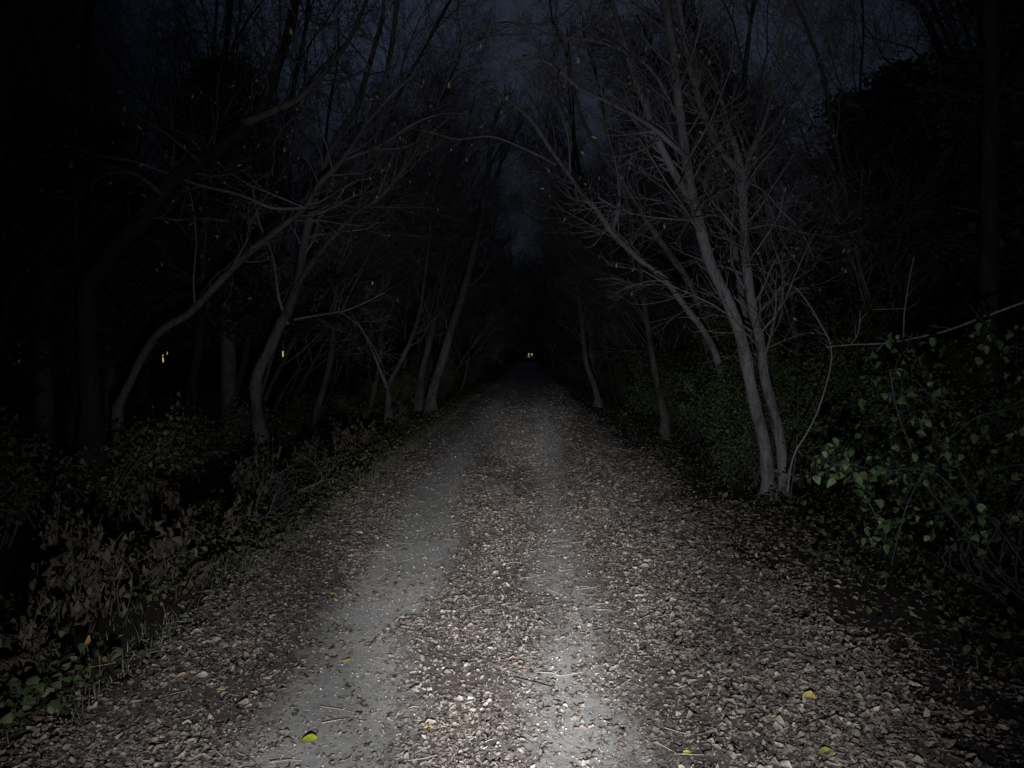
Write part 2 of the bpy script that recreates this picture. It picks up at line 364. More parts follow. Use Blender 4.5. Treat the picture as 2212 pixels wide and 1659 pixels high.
# ------------------------------------------------------------------ trees
def sub_branches(T, line, rad, t0, t1, n, length, rng, tips, lvl=2, up=.12, bias=None, dens=1.0):
    for c in range(n):
        t = t0+(t1-t0)*(c+rng.random())/n; f = t*(len(line)-1); i = min(int(f), len(line)-2); q = line[i]+(line[i+1]-line[i])*(f-i)
        r = np.interp(f, np.arange(len(rad)), rad); d = perp_dir(unit(line[i+1]-line[i]), rng.uniform(.5, 1.1), rng)
        grow(T, q, d, length*rng.uniform(.55, 1.15)*(1.2-.5*t), max(.0035, min(r*.32, .017)), lvl, rng, tips, up, bias=bias, dens=dens)
def trace(pts, d0, d1):
    n = len(pts); return smooth_line([at(x, y, d0+(d1-d0)*i/(n-1)) for i, (x, y) in enumerate(pts)], 5)
DEADC = [(.45, .38, .3), (.3, .24, .19), (.55, .5, .42)]
def hero(label, trunks, limbs, seed, m=M_bark, mt=M_twig, tw=1.0, leaf=0, bias=None, tlen=1.5, t0=.35, dens=1.0):
    """trunks, limbs: (pixel points, depth at base, depth at top, radius at base, radius at top)"""
    rng = np.random.default_rng(seed)
    T0 = trace(*trunks[0][:3]); base = T0[0].copy(); base[2] = float(gz(base[0], base[1]))-.12
    root = empty('bare_tree', base, label, 'tree', 'bare trees beside the path')
    tips = []; TT = Tubes(); TB = Tubes()
    for k, (pts, d0, d1, r0, r1) in enumerate(trunks):
        L = trace(pts, d0, d1); r = np.linspace(r0, r1, len(L))
        if k == 0 or pts[0][1] > 900:
            foot = L[0].copy(); foot[2] = float(gz(foot[0], foot[1]))-.12
            if foot[2] < L[0][2]-.05: L = np.vstack([foot, L]); r = np.concatenate([[r0*1.25], r])
            r[:5] = r[:5]*np.array([1.7, 1.3, 1.12, 1.05, 1.0])
        r = r*(1+.10*(vnoise(np.arange(len(r))*.9+seed*3, seed)-.5))
        r = r*(1+.04*np.sin(np.arange(len(r))*1.7+seed))*(1+rng.normal(0, .03, len(r)))
        TT.tube(L, r, 14)
        for _ in range(7):
            f = int(rng.integers(3, int(len(L)*.8))); dd = perp_dir(unit(L[f+1]-L[f]), 1.1, rng); TT.tube([L[f], L[f]+dd*r[f]*1.3, L[f]+dd*(r[f]+rng.uniform(.02, .12))], [r[f]*.34, r[f]*.22, r[f]*.12], 6)
        sub_branches(TB, L, r, t0, 1, int(9*tw), tlen, rng, tips, 2, bias=bias, dens=dens)
        d = unit(L[-1]-L[-3]); grow(TB, L[-1], d, 1.8, r1*.8, 1, rng, tips, bias=bias, dens=dens)
    for (pts, d0, d1, r0, r1) in limbs:
        L = trace(pts, d0, d1); r = np.linspace(r0, r1, len(L)); TB.tube(L, r, 7)
        sub_branches(TB, L, r, .15, 1, int(len(pts)*1.6*tw), tlen*.4, rng, tips, 3, dens=dens)
    TT.build('trunk', m, root, base); TB.build('branches', mt, root, base)
    if leaf and tips:
        P = np.array([t[0] for t in tips]); k = rng.choice(len(P), min(leaf, len(P)), replace=False)
        leaves('withered_leaves', P[k]-np.array([0, 0, .03]), rng.uniform(.035, .07, len(k)), .4, rng, DEADC, [.4, .3, .3], M_litter, root, flat=.7, droop=-.7, curl=.5, fold=.5, org=base)
    return root

hero('bare tree with twin smooth pale grey trunks leaning over the right edge of the path',
 [([(1660, 1052), (1650, 960), (1625, 860), (1600, 740), (1570, 655), (1530, 570), (1505, 480), (1490, 419), (1477, 350), (1467, 280), (1458, 211), (1445, 100), (1425, 0), (1400, -120)], 9.4, 9.0, .080, .045),
  ([(1692, 1052), (1687, 980), (1672, 900), (1650, 820), (1638, 740), (1620, 660), (1605, 560), (1600, 470), (1597, 378)], 9.6, 9.5, .066, .055)],
 [([(1488, 440), (1455, 384), (1414, 303), (1386, 227), (1362, 164), (1330, 60), (1290, -60)], 9.2, 8.6, .05, .025),
  ([(1467, 280), (1400, 160), (1300, 105), (1200, 90), (1110, 60), (1030, 70)], 9.2, 8.2, .022, .006),
  ([(1478, 345), (1455, 326), (1409, 286), (1360, 255), (1317, 232), (1250, 200), (1190, 150), (1130, 130)], 9.1, 7.6, .032, .012),
  ([(1597, 380), (1575, 362), (1540, 315), (1518, 265), (1500, 215), (1487, 170), (1470, 90), (1455, 0), (1430, -100)], 9.5, 9.2, .05, .03),
  ([(1597, 380), (1608, 355), (1624, 315), (1645, 262), (1659, 199), (1672, 120), (1690, 20)], 9.5, 9.8, .036, .015),
  ([(1624, 315), (1660, 280), (1687, 240), (1711, 213), (1750, 150), (1790, 60)], 9.5, 10, .026, .01),
  ([(1597, 395), (1570, 412), (1535, 428), (1505, 452), (1495, 480)], 9.4, 8.6, .014, .005),
  ([(1525, 470), (1480, 478), (1430, 475), (1380, 468), (1330, 452), (1290, 430)], 9.0, 8.2, .013, .005),
  ([(1610, 400), (1645, 420), (1680, 460), (1720, 500), (1750, 560)], 9.5, 8.9, .012, .005),
  ([(1605, 500), (1660, 490), (1720, 505), (1790, 515), (1850, 500)], 9.5, 9.0, .010, .004),
  ([(1690, 600), (1660, 520), (1655, 460), (1690, 440), (1740, 445)], 9.7, 9.3, .009, .004),
  ([(1400, -120), (1330, 10), (1250, 80), (1150, 135), (1060, 140)], 8.2, 6.8, .012, .004),
  ([(1300, -60), (1230, 30), (1180, 60), (1100, 70), (1010, 110)], 8.4, 7.2, .010, .004)], 21, m=M_pale, mt=M_twig_pale, tw=2.3, leaf=420, tlen=1.6, t0=.42)
hero('bare tree leaning left out of the green thicket behind the twin trunks',
 [([(1570, 930), (1560, 850), (1545, 770), (1515, 712), (1490, 680), (1460, 640), (1430, 600), (1390, 572), (1355, 540), (1320, 505), (1290, 460), (1260, 428), (1230, 385), (1190, 330), (1150, 270), (1100, 225), (1040, 190)], 11, 10.5, .052, .022)],
 [([(1200, 360), (1130, 325), (1060, 300), (990, 305), (930, 290)], 10.8, 10.2, .018, .005),
  ([(1230, 385), (1225, 300), (1190, 210), (1130, 150)], 10.8, 10.4, .018, .005),
  ([(1320, 505), (1335, 440), (1330, 370), (1310, 290), (1300, 200)], 11, 10.5, .03, .01)], 22, leaf=60, tlen=1.4, tw=1.6)
hero('slender grey tree rising behind the fork of the twin trunks',
 [([(1640, 960), (1625, 800), (1600, 660), (1585, 560), (1562, 460), (1545, 380), (1530, 320), (1510, 220), (1500, 100), (1480, -20)], 12, 12, .06, .03)], [], 23, leaf=40, tw=1.7)
hero('dark grey tree curving upward just right of the twin trunks',
 [([(1690, 960), (1660, 760), (1668, 640), (1662, 560), (1640, 480), (1622, 420), (1610, 330), (1600, 200), (1610, 60)], 13, 13, .07, .03)], [], 24, m=M_bark2, tw=1.1, leaf=30)
hero('slim leaning tree behind the green thicket, left of the twin trunks',
 [([(1560, 900), (1515, 700), (1490, 620), (1450, 560), (1400, 490), (1350, 410), (1300, 340), (1250, 250), (1220, 120)], 15, 14.5, .08, .03)], [], 25, m=M_bark, tw=1.1)
hero('thin upright tree at the right verge beyond the thicket',
 [([(1436, 900), (1417, 820), (1403, 740), (1387, 636), (1375, 540), (1350, 440), (1320, 330), (1290, 200)], 16, 16, .075, .03)], [], 26, m=M_bark2)
hero('dim slender tree standing close to the right path edge in the tunnel',
 [([(1292, 865), (1283, 830), (1267, 786), (1258, 720), (1253, 669), (1240, 590), (1220, 500), (1200, 400)], 25, 25, .10, .05)], [], 27, m=M_bark2)
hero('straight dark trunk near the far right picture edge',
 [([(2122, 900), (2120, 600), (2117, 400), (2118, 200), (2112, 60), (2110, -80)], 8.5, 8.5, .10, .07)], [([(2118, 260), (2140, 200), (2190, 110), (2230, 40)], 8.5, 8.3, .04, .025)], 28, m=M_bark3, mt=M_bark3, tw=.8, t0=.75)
hero('left leaning tree whose pale curved trunk sweeps up to the right',
 [([(243, 882), (275, 820), (305, 762), (345, 712), (400, 680), (440, 642), (490, 590), (530, 552), (580, 512), (625, 478), (660, 450), (690, 400), (740, 350), (790, 275), (830, 190), (850, 100), (862, 0)], 11, 10.5, .058, .03)],
 [([(790, 275), (870, 190), (960, 130), (1050, 90), (1140, 85)], 10.6, 9.4, .022, .006),
  ([(740, 350), (820, 320), (900, 270), (970, 250), (1040, 260)], 10.7, 10.0, .018, .005),
  ([(830, 190), (760, 100), (680, 40), (590, 20)], 10.6, 9.6, .018, .005),
  ([(660, 450), (590, 450), (520, 422), (430, 400), (370, 378), (300, 352), (240, 340), (190, 330), (130, 312), (75, 300)], 10.7, 7.8, .022, .008),
  ([(417, 655), (415, 600), (422, 520), (415, 440), (400, 380)], 11, 10.5, .014, .005),
  ([(720, 370), (700, 300), (650, 255), (600, 300), (590, 380)], 10.6, 9.5, .012, .004),
  ([(660, 450), (600, 425), (540, 400), (500, 375), (440, 330), (400, 290), (330, 275)], 10.6, 9.0, .012, .004)], 31, tw=1.9, leaf=160, m=M_bark2, tlen=1.5)
hero('crooked stout tree with a forked trunk on the left verge',
 [([(556, 935), (550, 880), (548, 840), (556, 800), (578, 758), (602, 705), (625, 660), (645, 600), (655, 540), (668, 480), (682, 430), (700, 370), (730, 300), (770, 240), (800, 150), (830, 50)], 12.5, 12.2, .105, .035),
  ([(640, 620), (672, 570), (705, 530), (760, 470), (830, 420), (900, 330), (960, 200)], 12.3, 11.5, .05, .025)],
 [([(700, 370), (790, 330), (880, 320), (960, 270), (1030, 200)], 12.3, 11.6, .025, .007),
  ([(635, 690), (690, 680), (740, 672), (785, 655), (830, 632)], 12.2, 11.3, .022, .007),
  ([(620, 700), (600, 640), (590, 560), (560, 480), (545, 400)], 12.4, 12, .03, .01),
  ([(735, 674), (770, 700), (800, 740), (818, 775)], 11.8, 11.3, .01, .004)], 32, m=M_bark2, leaf=90, tw=1.9, t0=.5)
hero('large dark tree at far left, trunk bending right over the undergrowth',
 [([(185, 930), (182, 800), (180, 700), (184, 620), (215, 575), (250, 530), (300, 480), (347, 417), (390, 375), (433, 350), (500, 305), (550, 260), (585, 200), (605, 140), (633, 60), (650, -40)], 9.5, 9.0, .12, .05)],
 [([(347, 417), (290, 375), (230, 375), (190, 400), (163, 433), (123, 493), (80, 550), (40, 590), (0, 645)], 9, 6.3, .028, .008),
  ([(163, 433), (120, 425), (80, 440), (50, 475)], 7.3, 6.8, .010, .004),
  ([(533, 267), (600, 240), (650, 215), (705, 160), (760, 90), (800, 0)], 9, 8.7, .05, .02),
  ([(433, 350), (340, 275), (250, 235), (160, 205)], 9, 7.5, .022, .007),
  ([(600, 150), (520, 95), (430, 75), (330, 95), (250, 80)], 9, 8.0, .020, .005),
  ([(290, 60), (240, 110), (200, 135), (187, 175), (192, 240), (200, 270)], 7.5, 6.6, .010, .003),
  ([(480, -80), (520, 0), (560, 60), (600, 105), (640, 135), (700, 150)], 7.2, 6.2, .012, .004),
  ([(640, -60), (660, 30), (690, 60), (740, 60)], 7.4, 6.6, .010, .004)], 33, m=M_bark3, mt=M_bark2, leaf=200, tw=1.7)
hero('pale slim stem with a hooked fork at the left verge mid distance',
 [([(838, 860), (840, 830), (868, 775), (885, 740), (905, 680), (915, 620), (925, 540), (935, 440)], 20, 20, .07, .03)], [([(838, 845), (820, 800), (800, 750), (770, 690)], 20, 19.5, .05, .02)], 34, m=M_bark2)
hero('straight leaning tree close to the left path edge in the tunnel',
 [([(930, 880), (935, 840), (955, 780), (975, 710), (995, 650), (1010, 600), (1030, 520), (1050, 420), (1060, 320)], 22, 22, .15, .07)], [], 35, m=M_bark2)
hero('faint leaning tree just left of the one at the path edge',
 [([(905, 860), (912, 800), (930, 730), (945, 660), (965, 560), (980, 450)], 24, 24, .12, .05)], [], 36, m=M_bark2)

# the many trees that line the path beyond: four grown kinds, each copied
def generic(seed, H, lean, m, mt, r0):
    rng = np.random.default_rng(seed); root = empty('bare_tree', (0, 0, 0), 'x', 'tree', 'x'); tips = []
    n = 12; P = []; p = np.array([0, 0, -.15]); d = unit(np.array([lean*.40, rng.normal(0, .1), 1]))
    for i in range(n):
        P.append(p); p = p+d*H/(n-1); d = unit(d+np.array([lean*.05, 0, .05])+rng.normal(size=3)*.09)
    P = smooth_line(P, 3); rad = np.linspace(r0, r0*.25, len(P)); rad[:3] *= 1.15
    TT = Tubes(); TB = Tubes(); TT.tube(P, rad, 9)
    for c in range(11):
        t = .22+.78*(c+rng.random())/11; i = int(t*(len(P)-2)); dd = perp_dir(unit(P[i+1]-P[i]), rng.uniform(.4, .85), rng)
        dd = unit(dd+np.array([lean*.2, 0, .55])); grow(TB, P[i], dd, H*.36*rng.uniform(.6, 1.2)*(1.2-.6*t), rad[i]*.42, 1, rng, tips, .14, maxl=4, dens=1.4)
    TT.build('trunk', m, root); TB.build('branches', mt, root); return root
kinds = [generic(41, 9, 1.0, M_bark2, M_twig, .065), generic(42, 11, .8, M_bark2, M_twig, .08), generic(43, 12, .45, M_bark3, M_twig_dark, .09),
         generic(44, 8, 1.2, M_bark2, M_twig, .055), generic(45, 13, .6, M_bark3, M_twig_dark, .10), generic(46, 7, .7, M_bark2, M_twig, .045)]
used = set(); rng = np.random.default_rng(77); spots = []
for side in (-1, 1):
    for row, (off, step, y0, y1) in enumerate([(3.8, 2.9, 26, 62), (5.6, 2.6, 16.5, 75), (8.0, 3.0, 13, 80), (12.5, 4.6, 11, 80), (18, 6, 12, 85)]):
        y = y0+rng.uniform(0, 2)
        while y < y1:
            x = side*(off+rng.uniform(-.6, .9)*(1+row*.4)); spots.append((x-.15, y, side, row)); y += step*rng.uniform(.7, 1.3)*(1+y/70)
for side in (-1, 1):
    for y in np.geomspace(64, 225, 15): spots.append((side*(4.4+rng.uniform(-.3, 1.2))-.15, y+rng.uniform(-2, 2), side, 0))
    if side < 0: spots += [(-9.0, 7.0, side, 2), (-7.5, 2.0, side, 2)]
WIN = [(350, 768, 60), (15, 775, 60), (610, 762, 80)]
band = lambda y: 'near the front' if y < 10 else 'beyond the lit trunks' if y < 24 else 'in middle distance' if y < 55 else 'far down the tunnel'
for side in (-1, 1):
    for y in np.arange(13.5, 27, 2.0): spots.append((side*(5.3+rng.uniform(-.4, 1.4))-(1.6 if side < 0 else 0), y+rng.uniform(-.5, .5), side, 1))
place = ['lining the path', 'set back from the path', 'deeper in the wood', 'deeper in the wood', 'deep in the wood']
look = ['arching', 'tall leaning', 'tall upright', 'low arching', 'very tall', 'small thin']
spots = [q for q in spots if not (q[2] < 0 and q[3] > 1 and q[1] < 15)]
for (x, y, side, row) in spots:
    sx = VX+x/y*F if y > 1 else 1e5
    if any(abs(sx-w[0]) < 16 and y < w[2] for w in WIN): x -= side*.0-np.sign(sx-350.1)*.0; x += (34/F*y)*(1 if sx > 300 else 1)
    k = int(rng.choice(6, p=[.1, .1, .05, .4, .05, .3]) if row < 2 and y < 27 else rng.choice(6, p=[.16, .26, .22, .08, .18, .10]) if row < 2 else rng.choice(6, p=[.1, .25, .25, .05, .3, .05]))
    if k in used: o = copy_tree(kinds[k])
    else: o = kinds[k]; used.add(k)
    o.location = (x, y, float(gz(x, y))); o.rotation_euler = (rng.normal(0, .04), rng.normal(0, .04), (0 if side < 0 else math.pi)+rng.normal(0, .5)); s = rng.uniform(.85, 1.2)*(1 if y < 64 else 1+(y-64)/160); o.scale = (s, s, s)
    sd = 'left' if side < 0 else 'right'
    o['label'] = f'{look[k]} bare tree {place[row]} on the {sd}, {band(y)}'; o['group'] = f'{look[k]} bare trees {place[row]} on the {sd}, {band(y)}'

# dark leafy evergreens that black out the sky at both sides
def evergreen(seed, H, Rr, N):
    rng = np.random.default_rng(seed); root = empty('evergreen_tree', (0, 0, 0), 'x', 'tree', 'x'); T = Tubes()
    T.tube(np.array([[0, 0, -.2], [.05, 0, H*.3], [-.05, .05, H*.7], [0, 0, H*.97]]), np.array([.16, .12, .07, .01]), 9)
    pos = []; TB = Tubes()
    for b in range(95):
        z = H*(.30+.70*rng.random()**1.1); rr = Rr*(1-(z/H)**1.25)*rng.uniform(.3, 1.35)+.15; a = rng.uniform(0, 6.3); e = np.array([math.cos(a)*rr, math.sin(a)*rr, z+rr*.25])
        L = smooth_line([[0, 0, z], e*np.array([.55, .55, 1])-[0, 0, .05*rr], e], 3); TB.tube(L, np.linspace(.02, .006, len(L)), 4)
        n = N//70; t = rng.random(n)**.6; c = np.array([0, 0, z])+(e-np.array([0, 0, z]))*t[:, None]
        pos.append(c+rng.normal(0, .20, (n, 3))*np.array([1, 1, .7]))
    T.build('trunk', M_bark2, root); TB.build('branches', M_twig_dark, root); P = np.concatenate(pos)
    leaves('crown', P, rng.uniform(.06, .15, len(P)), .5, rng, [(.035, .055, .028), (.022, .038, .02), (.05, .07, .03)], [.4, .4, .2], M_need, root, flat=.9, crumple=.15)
    return root
ev = [evergreen(51, 7.5, 1.9, 9000), evergreen(52, 9.5, 2.3, 11000)]; used = set()
evs = [(7.5, 11.5, 1, .95, 'dense dark evergreen nearest behind the green leafy shrub at right'), (9.2, 12.5, 0, .95, 'dark evergreen at the far right picture edge'),
 (6.8, 16.5, 1, .85, 'dark evergreen seen between the twin trunks and the right edge'), (11.5, 15, 1, 1.0, 'tall dark evergreen behind the others at far right'), (9.2, 19.5, 1, 1.0, 'dark evergreen farthest back on the right'),
 (-8.6, 13.6, 0, .85, 'black evergreen behind the bending trunk at far left'), (-6.4, 16.5, 1, .9, 'black evergreen between the two left leaning trees'), (-9.5, 17.5, 1, .85, 'tall black evergreen at the back on the left')]
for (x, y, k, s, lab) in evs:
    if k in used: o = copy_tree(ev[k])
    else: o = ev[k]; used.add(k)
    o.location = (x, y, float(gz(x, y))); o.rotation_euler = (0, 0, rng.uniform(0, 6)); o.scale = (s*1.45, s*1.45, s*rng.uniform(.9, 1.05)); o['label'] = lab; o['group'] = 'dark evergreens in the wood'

# far wood that closes the view: uncountable
def far_wood():
    rng = np.random.default_rng(61); T = Tubes(); pos = []
    def spot():
        while True:
            y = 22+rng.random()**1.2*300; side = rng.choice([-1, 1]); x = side*(rng.uniform(7, 20)+rng.random()**2*90*min(1, y/60)); 
            if y > 262: x = rng.uniform(-60, 60)
            if y > 262 or abs(x) > 7:
                sx = VX+x/y*F
                if y > 1 and any(abs(sx-w[0])*(1 if w[0] > 20 else 1.9) < 30+3200/y and y < w[2]+2 for w in WIN): continue
                return x, y
    for q in range(1750):
        x, y = spot() if q < 1500 else (rng.uniform(-45, 45), rng.uniform(264, 300)); H = rng.uniform(8, 14)*(1 if y < 60 else 1+min(.75, (y-60)/180)); T.tube([[x, y, -1.2], [x+rng.normal(0, .5), y, H*.5], [x+rng.normal(0, 1.4), y, H]], [.16, .1, .02], 4)
        for _ in range(6):
            z = rng.uniform(.3, .95)*H; a = rng.uniform(0, 6.3); l = rng.uniform(1, 3); T.tube([[x, y, z], [x+math.cos(a)*l*.5, y, z+l*.4], [x+math.cos(a)*l, y+math.sin(a)*l, z+l]], [.05, .03, .008], 3)
        n = 30; pos.append(np.array([x, y, 0])+rng.normal(0, 1, (n, 3))*[1.3, 1.3, 0]+np.stack([np.zeros(n), np.zeros(n), rng.uniform(-1, H*.62, n)], -1))
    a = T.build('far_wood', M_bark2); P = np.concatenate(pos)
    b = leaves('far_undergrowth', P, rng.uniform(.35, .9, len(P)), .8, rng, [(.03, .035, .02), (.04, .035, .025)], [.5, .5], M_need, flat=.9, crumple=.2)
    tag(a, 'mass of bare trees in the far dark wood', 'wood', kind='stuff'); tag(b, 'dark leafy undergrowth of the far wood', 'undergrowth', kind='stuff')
    # the wood behind the end of the path
far_wood()

# ------------------------------------------------------------------ shrubs and weeds
GC = [(.09, .14, .062), (.05, .09, .035), (.15, .20, .105), (.10, .105, .055)]
HEART = (np.array([-1, -.6, -.1, .45, 1.]), np.array([.35, .95, 1.0, .68, .05]))
def shrub_mesh(root, stems, leafpos, lsize, cols, p, width, seed, org, flat=.6, droop=.7, rows=HEART, mleaf=None, mst=None):
    T = Tubes()
    for L, r in stems: T.tube(L, np.linspace(r, r*.4, len(L)), 6 if r > .006 else 4)
    T.build('stems', mst or M_twig, root, org); rng = np.random.default_rng(seed)
    leaves('foliage', leafpos, lsize, width, rng, cols, p, mleaf or M_green, root, flat=flat, droop=droop, curl=.25, fold=.4, crumple=.09, rows=rows, org=org)

def near_shrub():
    rng = np.random.default_rng(71); stems = []; lp = []; base = np.array([3.6, 5.6, float(gz(3.6, 5.6))])
    root = empty('leafy_shrub', base, 'green shrub with large rounded leaves reaching in from the right edge', 'shrub')
    def twig(pts, d0, d1, r, nleaf, spread=.05, ls=None):
        L = trace(pts, d0, d1); stems.append((L, r))
        for _ in range(nleaf):
            q = L[rng.integers(0, len(L))]; e = q+rng.normal(0, spread, 3); e[2] -= abs(rng.normal(0, spread*.6)); lp.append(e)
            stems.append((np.array([q, (q+e)/2+[0, 0, .01], e]), .0012))
    twig([(1900, 1130), (1860, 1060), (1820, 1015), (1780, 992), (1752, 985)], 5.3, 4.9, .005, 34, .06)
    twig([(2100, 1120), (2030, 1030), (1960, 1012), (1890, 1018), (1830, 1010)], 5.6, 4.9, .007, 46, .07)
    twig([(2000, 1000), (1960, 1080), (1940, 1150), (1925, 1220)], 5.0, 4.7, .005, 14, .07)
    twig([(2080, 1150), (2000, 1050), (1960, 960), (1930, 880), (1915, 800)], 5.8, 5.0, .009, 30, .12)
    twig([(1800, 1005), (1830, 1000), (1870, 1012)], 4.85, 4.75, .003, 20, .05)
    twig([(1560, 640), (1550, 660), (1535, 690)], 8.6, 8.4, .003, 0)
    twig([(2230, 1000), (2150, 1010), (2080, 1060), (2040, 1110)], 5.0, 4.6, .006, 22, .1)
    twig([(2240, 860), (2180, 880), (2100, 900), (2040, 950), (2000, 960)], 5.6, 5.0, .007, 26, .12)
    twig([(2230, 1250), (2160, 1150), (2100, 1080), (2060, 1000)], 4.9, 4.7, .006, 22, .12)
    twig([(2212, 760), (2150, 740), (2110, 700), (2080, 660)], 5.7, 5.4, .006, 14, .09)
    twig([(2100, 700), (2125, 725), (2110, 745)], 5.4, 5.3, .004, 10, .07)
    twig([(1960, 720), (1950, 750), (1930, 780), (1925, 810)], 5.5, 5.2, .005, 16, .09)
    twig([(2050, 880), (2000, 850), (1960, 800), (1990, 760)], 5.6, 5.3, .006, 18, .1)
    twig([(1700, 1250), (1705, 1100), (1718, 960), (1720, 830)], 8.8, 8.8, .012, 0)
    for _ in range(60):   # deeper, dimmer twigs of the same shrub
        x0 = rng.uniform(1850, 2300); y0 = rng.uniform(780, 1330); d = rng.uniform(5.4, 7); twig([(x0+60, y0+90), (x0+20, y0+20), (x0-40, y0-20)], d+.3, d, .003, 16, .11)
    for a in ((2000, 1330), (2080, 1330), (2150, 1330), (2210, 1330)):
        for tgt in ((2100, 1120), (2080, 1150), (2230, 1000)):
            stems.append((smooth_line([base+rng.normal(0, .1, 3)*[1, 1, 0], at((a[0]+tgt[0])/2, 1220, 5.6), at(*tgt, 5.6)], 4), .009))
    lp = np.array(lp); shrub_mesh(root, stems, lp, rng.uniform(.03, .078, len(lp)), GC, [.4, .3, .2, .1], .72, 72, base, mst=M_twig_dark)
    # the dead branch poking out above it
    r2 = empty('dead_branch', at(1700, 1060, 6.8), 'dead forked branch with an upright bare stick, above the green shrub', 'branch'); T = Tubes()
    o = np.array(r2.location)
    def br(pts, d0, d1, ra, rb):
        L = trace(pts, d0, d1); T.tube(L, np.linspace(ra, rb, len(L)), 6)
        sub_branches(T, L, np.linspace(ra, rb, len(L)), .2, 1, len(pts), .16, rng, [], 4)
    br([(1700, 1060), (1712, 985), (1740, 935), (1765, 880), (1788, 795), (1787, 742), (1765, 700), (1745, 665), (1715, 625)], 6.8, 6.4, .0085, .005)
    br([(2240, 640), (2180, 660), (2100, 690), (2030, 716), (1960, 732), (1900, 742), (1830, 745), (1780, 750)], 6.0, 6.4, .011, .005)
    br([(1942, 730), (1943, 680), (1950, 620), (1960, 560)], 6.3, 6.3, .007, .003)
    br([(1945, 668), (1910, 669), (1876, 670)], 6.3, 6.2, .005, .003)
    br([(1830, 745), (1846, 720), (1850, 672)], 6.3, 6.3, .005, .003)
    br([(1900, 742), (1880, 765), (1862, 778)], 6.3, 6.2, .008, .004)
    T.build('branch', M_twig, r2, o)
near_shrub()

def shrub_kind(seed, Rr, H, nst, nl, ls, cols, p, name='thicket_shrub', width=.6, droop=.3, mleaf=None):
    rng = np.random.default_rng(seed); root = empty(name, (0, 0, 0), 'x', 'shrub', 'x'); stems = []; lp = []
    for _ in range(nst):
        a = rng.uniform(0, 6.3); h = H*rng.uniform(.55, 1.1); rr = Rr*rng.uniform(.3, 1)
        o0 = rng.normal(0, .3, 2)*Rr; L = smooth_line([[o0[0], o0[1], -.1], [math.cos(a)*rr*.35, math.sin(a)*rr*.35, h*.45], [math.cos(a)*rr*.8, math.sin(a)*rr*.8, h*.85], [math.cos(a)*rr*1.1, math.sin(a)*rr*1.1, h*.98]], 3)
        stems.append((L, .009))
        for _ in range(5):
            q = L[rng.integers(3, len(L))]; e = q+rng.normal(0, .28, 3)*Rr; e[2] = max(e[2], .1); stems.append((np.array([q, (q+e)/2+rng.normal(0, .03, 3), e]), .004))
            n = nl//(nst*5); t = rng.random((n, 1)); lp.append(q+(e-q)*t+rng.normal(0, .07, (n, 3)))
    lp = np.concatenate(lp); shrub_mesh(root, stems, lp, rng.uniform(ls*.6, ls*1.2, len(lp)), cols, p, width, seed+1, None, flat=.6, droop=droop, rows=None, mleaf=mleaf, mst=M_twig_dark)
    return root
DC = [(.095, .14, .062), (.065, .105, .045), (.14, .165, .09), (.12, .115, .07)]
sk = [shrub_kind(81, .9, 1.9, 22, 9000, .05, DC, [.35, .35, .2, .1]), shrub_kind(82, 1.1, 1.5, 22, 8000, .055, DC, [.3, .4, .2, .1]), shrub_kind(83, .75, 2.6, 20, 9000, .045, DC, [.4, .3, .2, .1]),
      shrub_kind(84, .6, .8, 12, 900, .05, DC, [.3, .2, .3, .2])]
used = set()
sp = [(-5.6, 8.6, 3, 1.6, 'low dark bramble before the large bending trunk at far left'), (2.95, 10.3, 1, .82, 'low thicket shrub at the verge left of the twin trunks, hiding the leaning tree foot'), (3.6, 10.9, 0, 1.0, 'leafy green thicket shrub directly behind the twin trunks'), (4.4, 9.6, 1, 1.1, 'thicket shrub at the right foot of the twin trunks'), (3.3, 13.2, 2, 1.0, 'tall thicket shrub left of the twin trunks'),
 (4.9, 12.2, 2, 1.0, 'tall thicket shrub between the twin trunks and the dead branch'), (3.4, 15.6, 0, 1.0, 'thicket shrub at the right verge past the leaning tree'), (5.4, 10.0, 0, 1.1, 'dim thicket shrub behind the dead branch'),
 (4.7, 7.9, 1, .9, 'dark thicket shrub behind the large-leaved green shrub'), (5.8, 8.2, 0, 1.0, 'dark shrub at the right picture edge'), (3.5, 19, 1, 1.1, 'low dark shrub on the right at middle distance')]
for y in np.arange(22, 62, 3.6): sp.append((3.6+rng.uniform(-.2, .9), y, int(rng.integers(0, 3)), rng.uniform(.8, 1.2), None))
for y in np.arange(21, 62, 3.0): sp.append((-3.9-rng.uniform(-.2, 1.4), y, int(rng.integers(0, 4)), rng.uniform(.7, 1.15), None))
for y in np.arange(7, 21, 1.5): sp.append((-4.4-rng.uniform(0, 2.4), y, 3, rng.uniform(.9, 1.5), None))
for (x, y, k, s, lab) in sp:
    if k in used: o = copy_tree(sk[k])
    else: o = sk[k]; used.add(k)
    o.location = (x, y, float(gz(x, y))); o.rotation_euler = (0, 0, rng.uniform(0, 6)); o.scale = (s, s, s)
    sd = 'left' if x < 0 else 'right'
    o['label'] = lab or f'dark undergrowth shrub on the {sd} verge, {band(y)}'; o['group'] = 'thicket shrubs behind the twin trunks' if lab else f'dark undergrowth shrubs on the {sd} verge, {band(y)}'

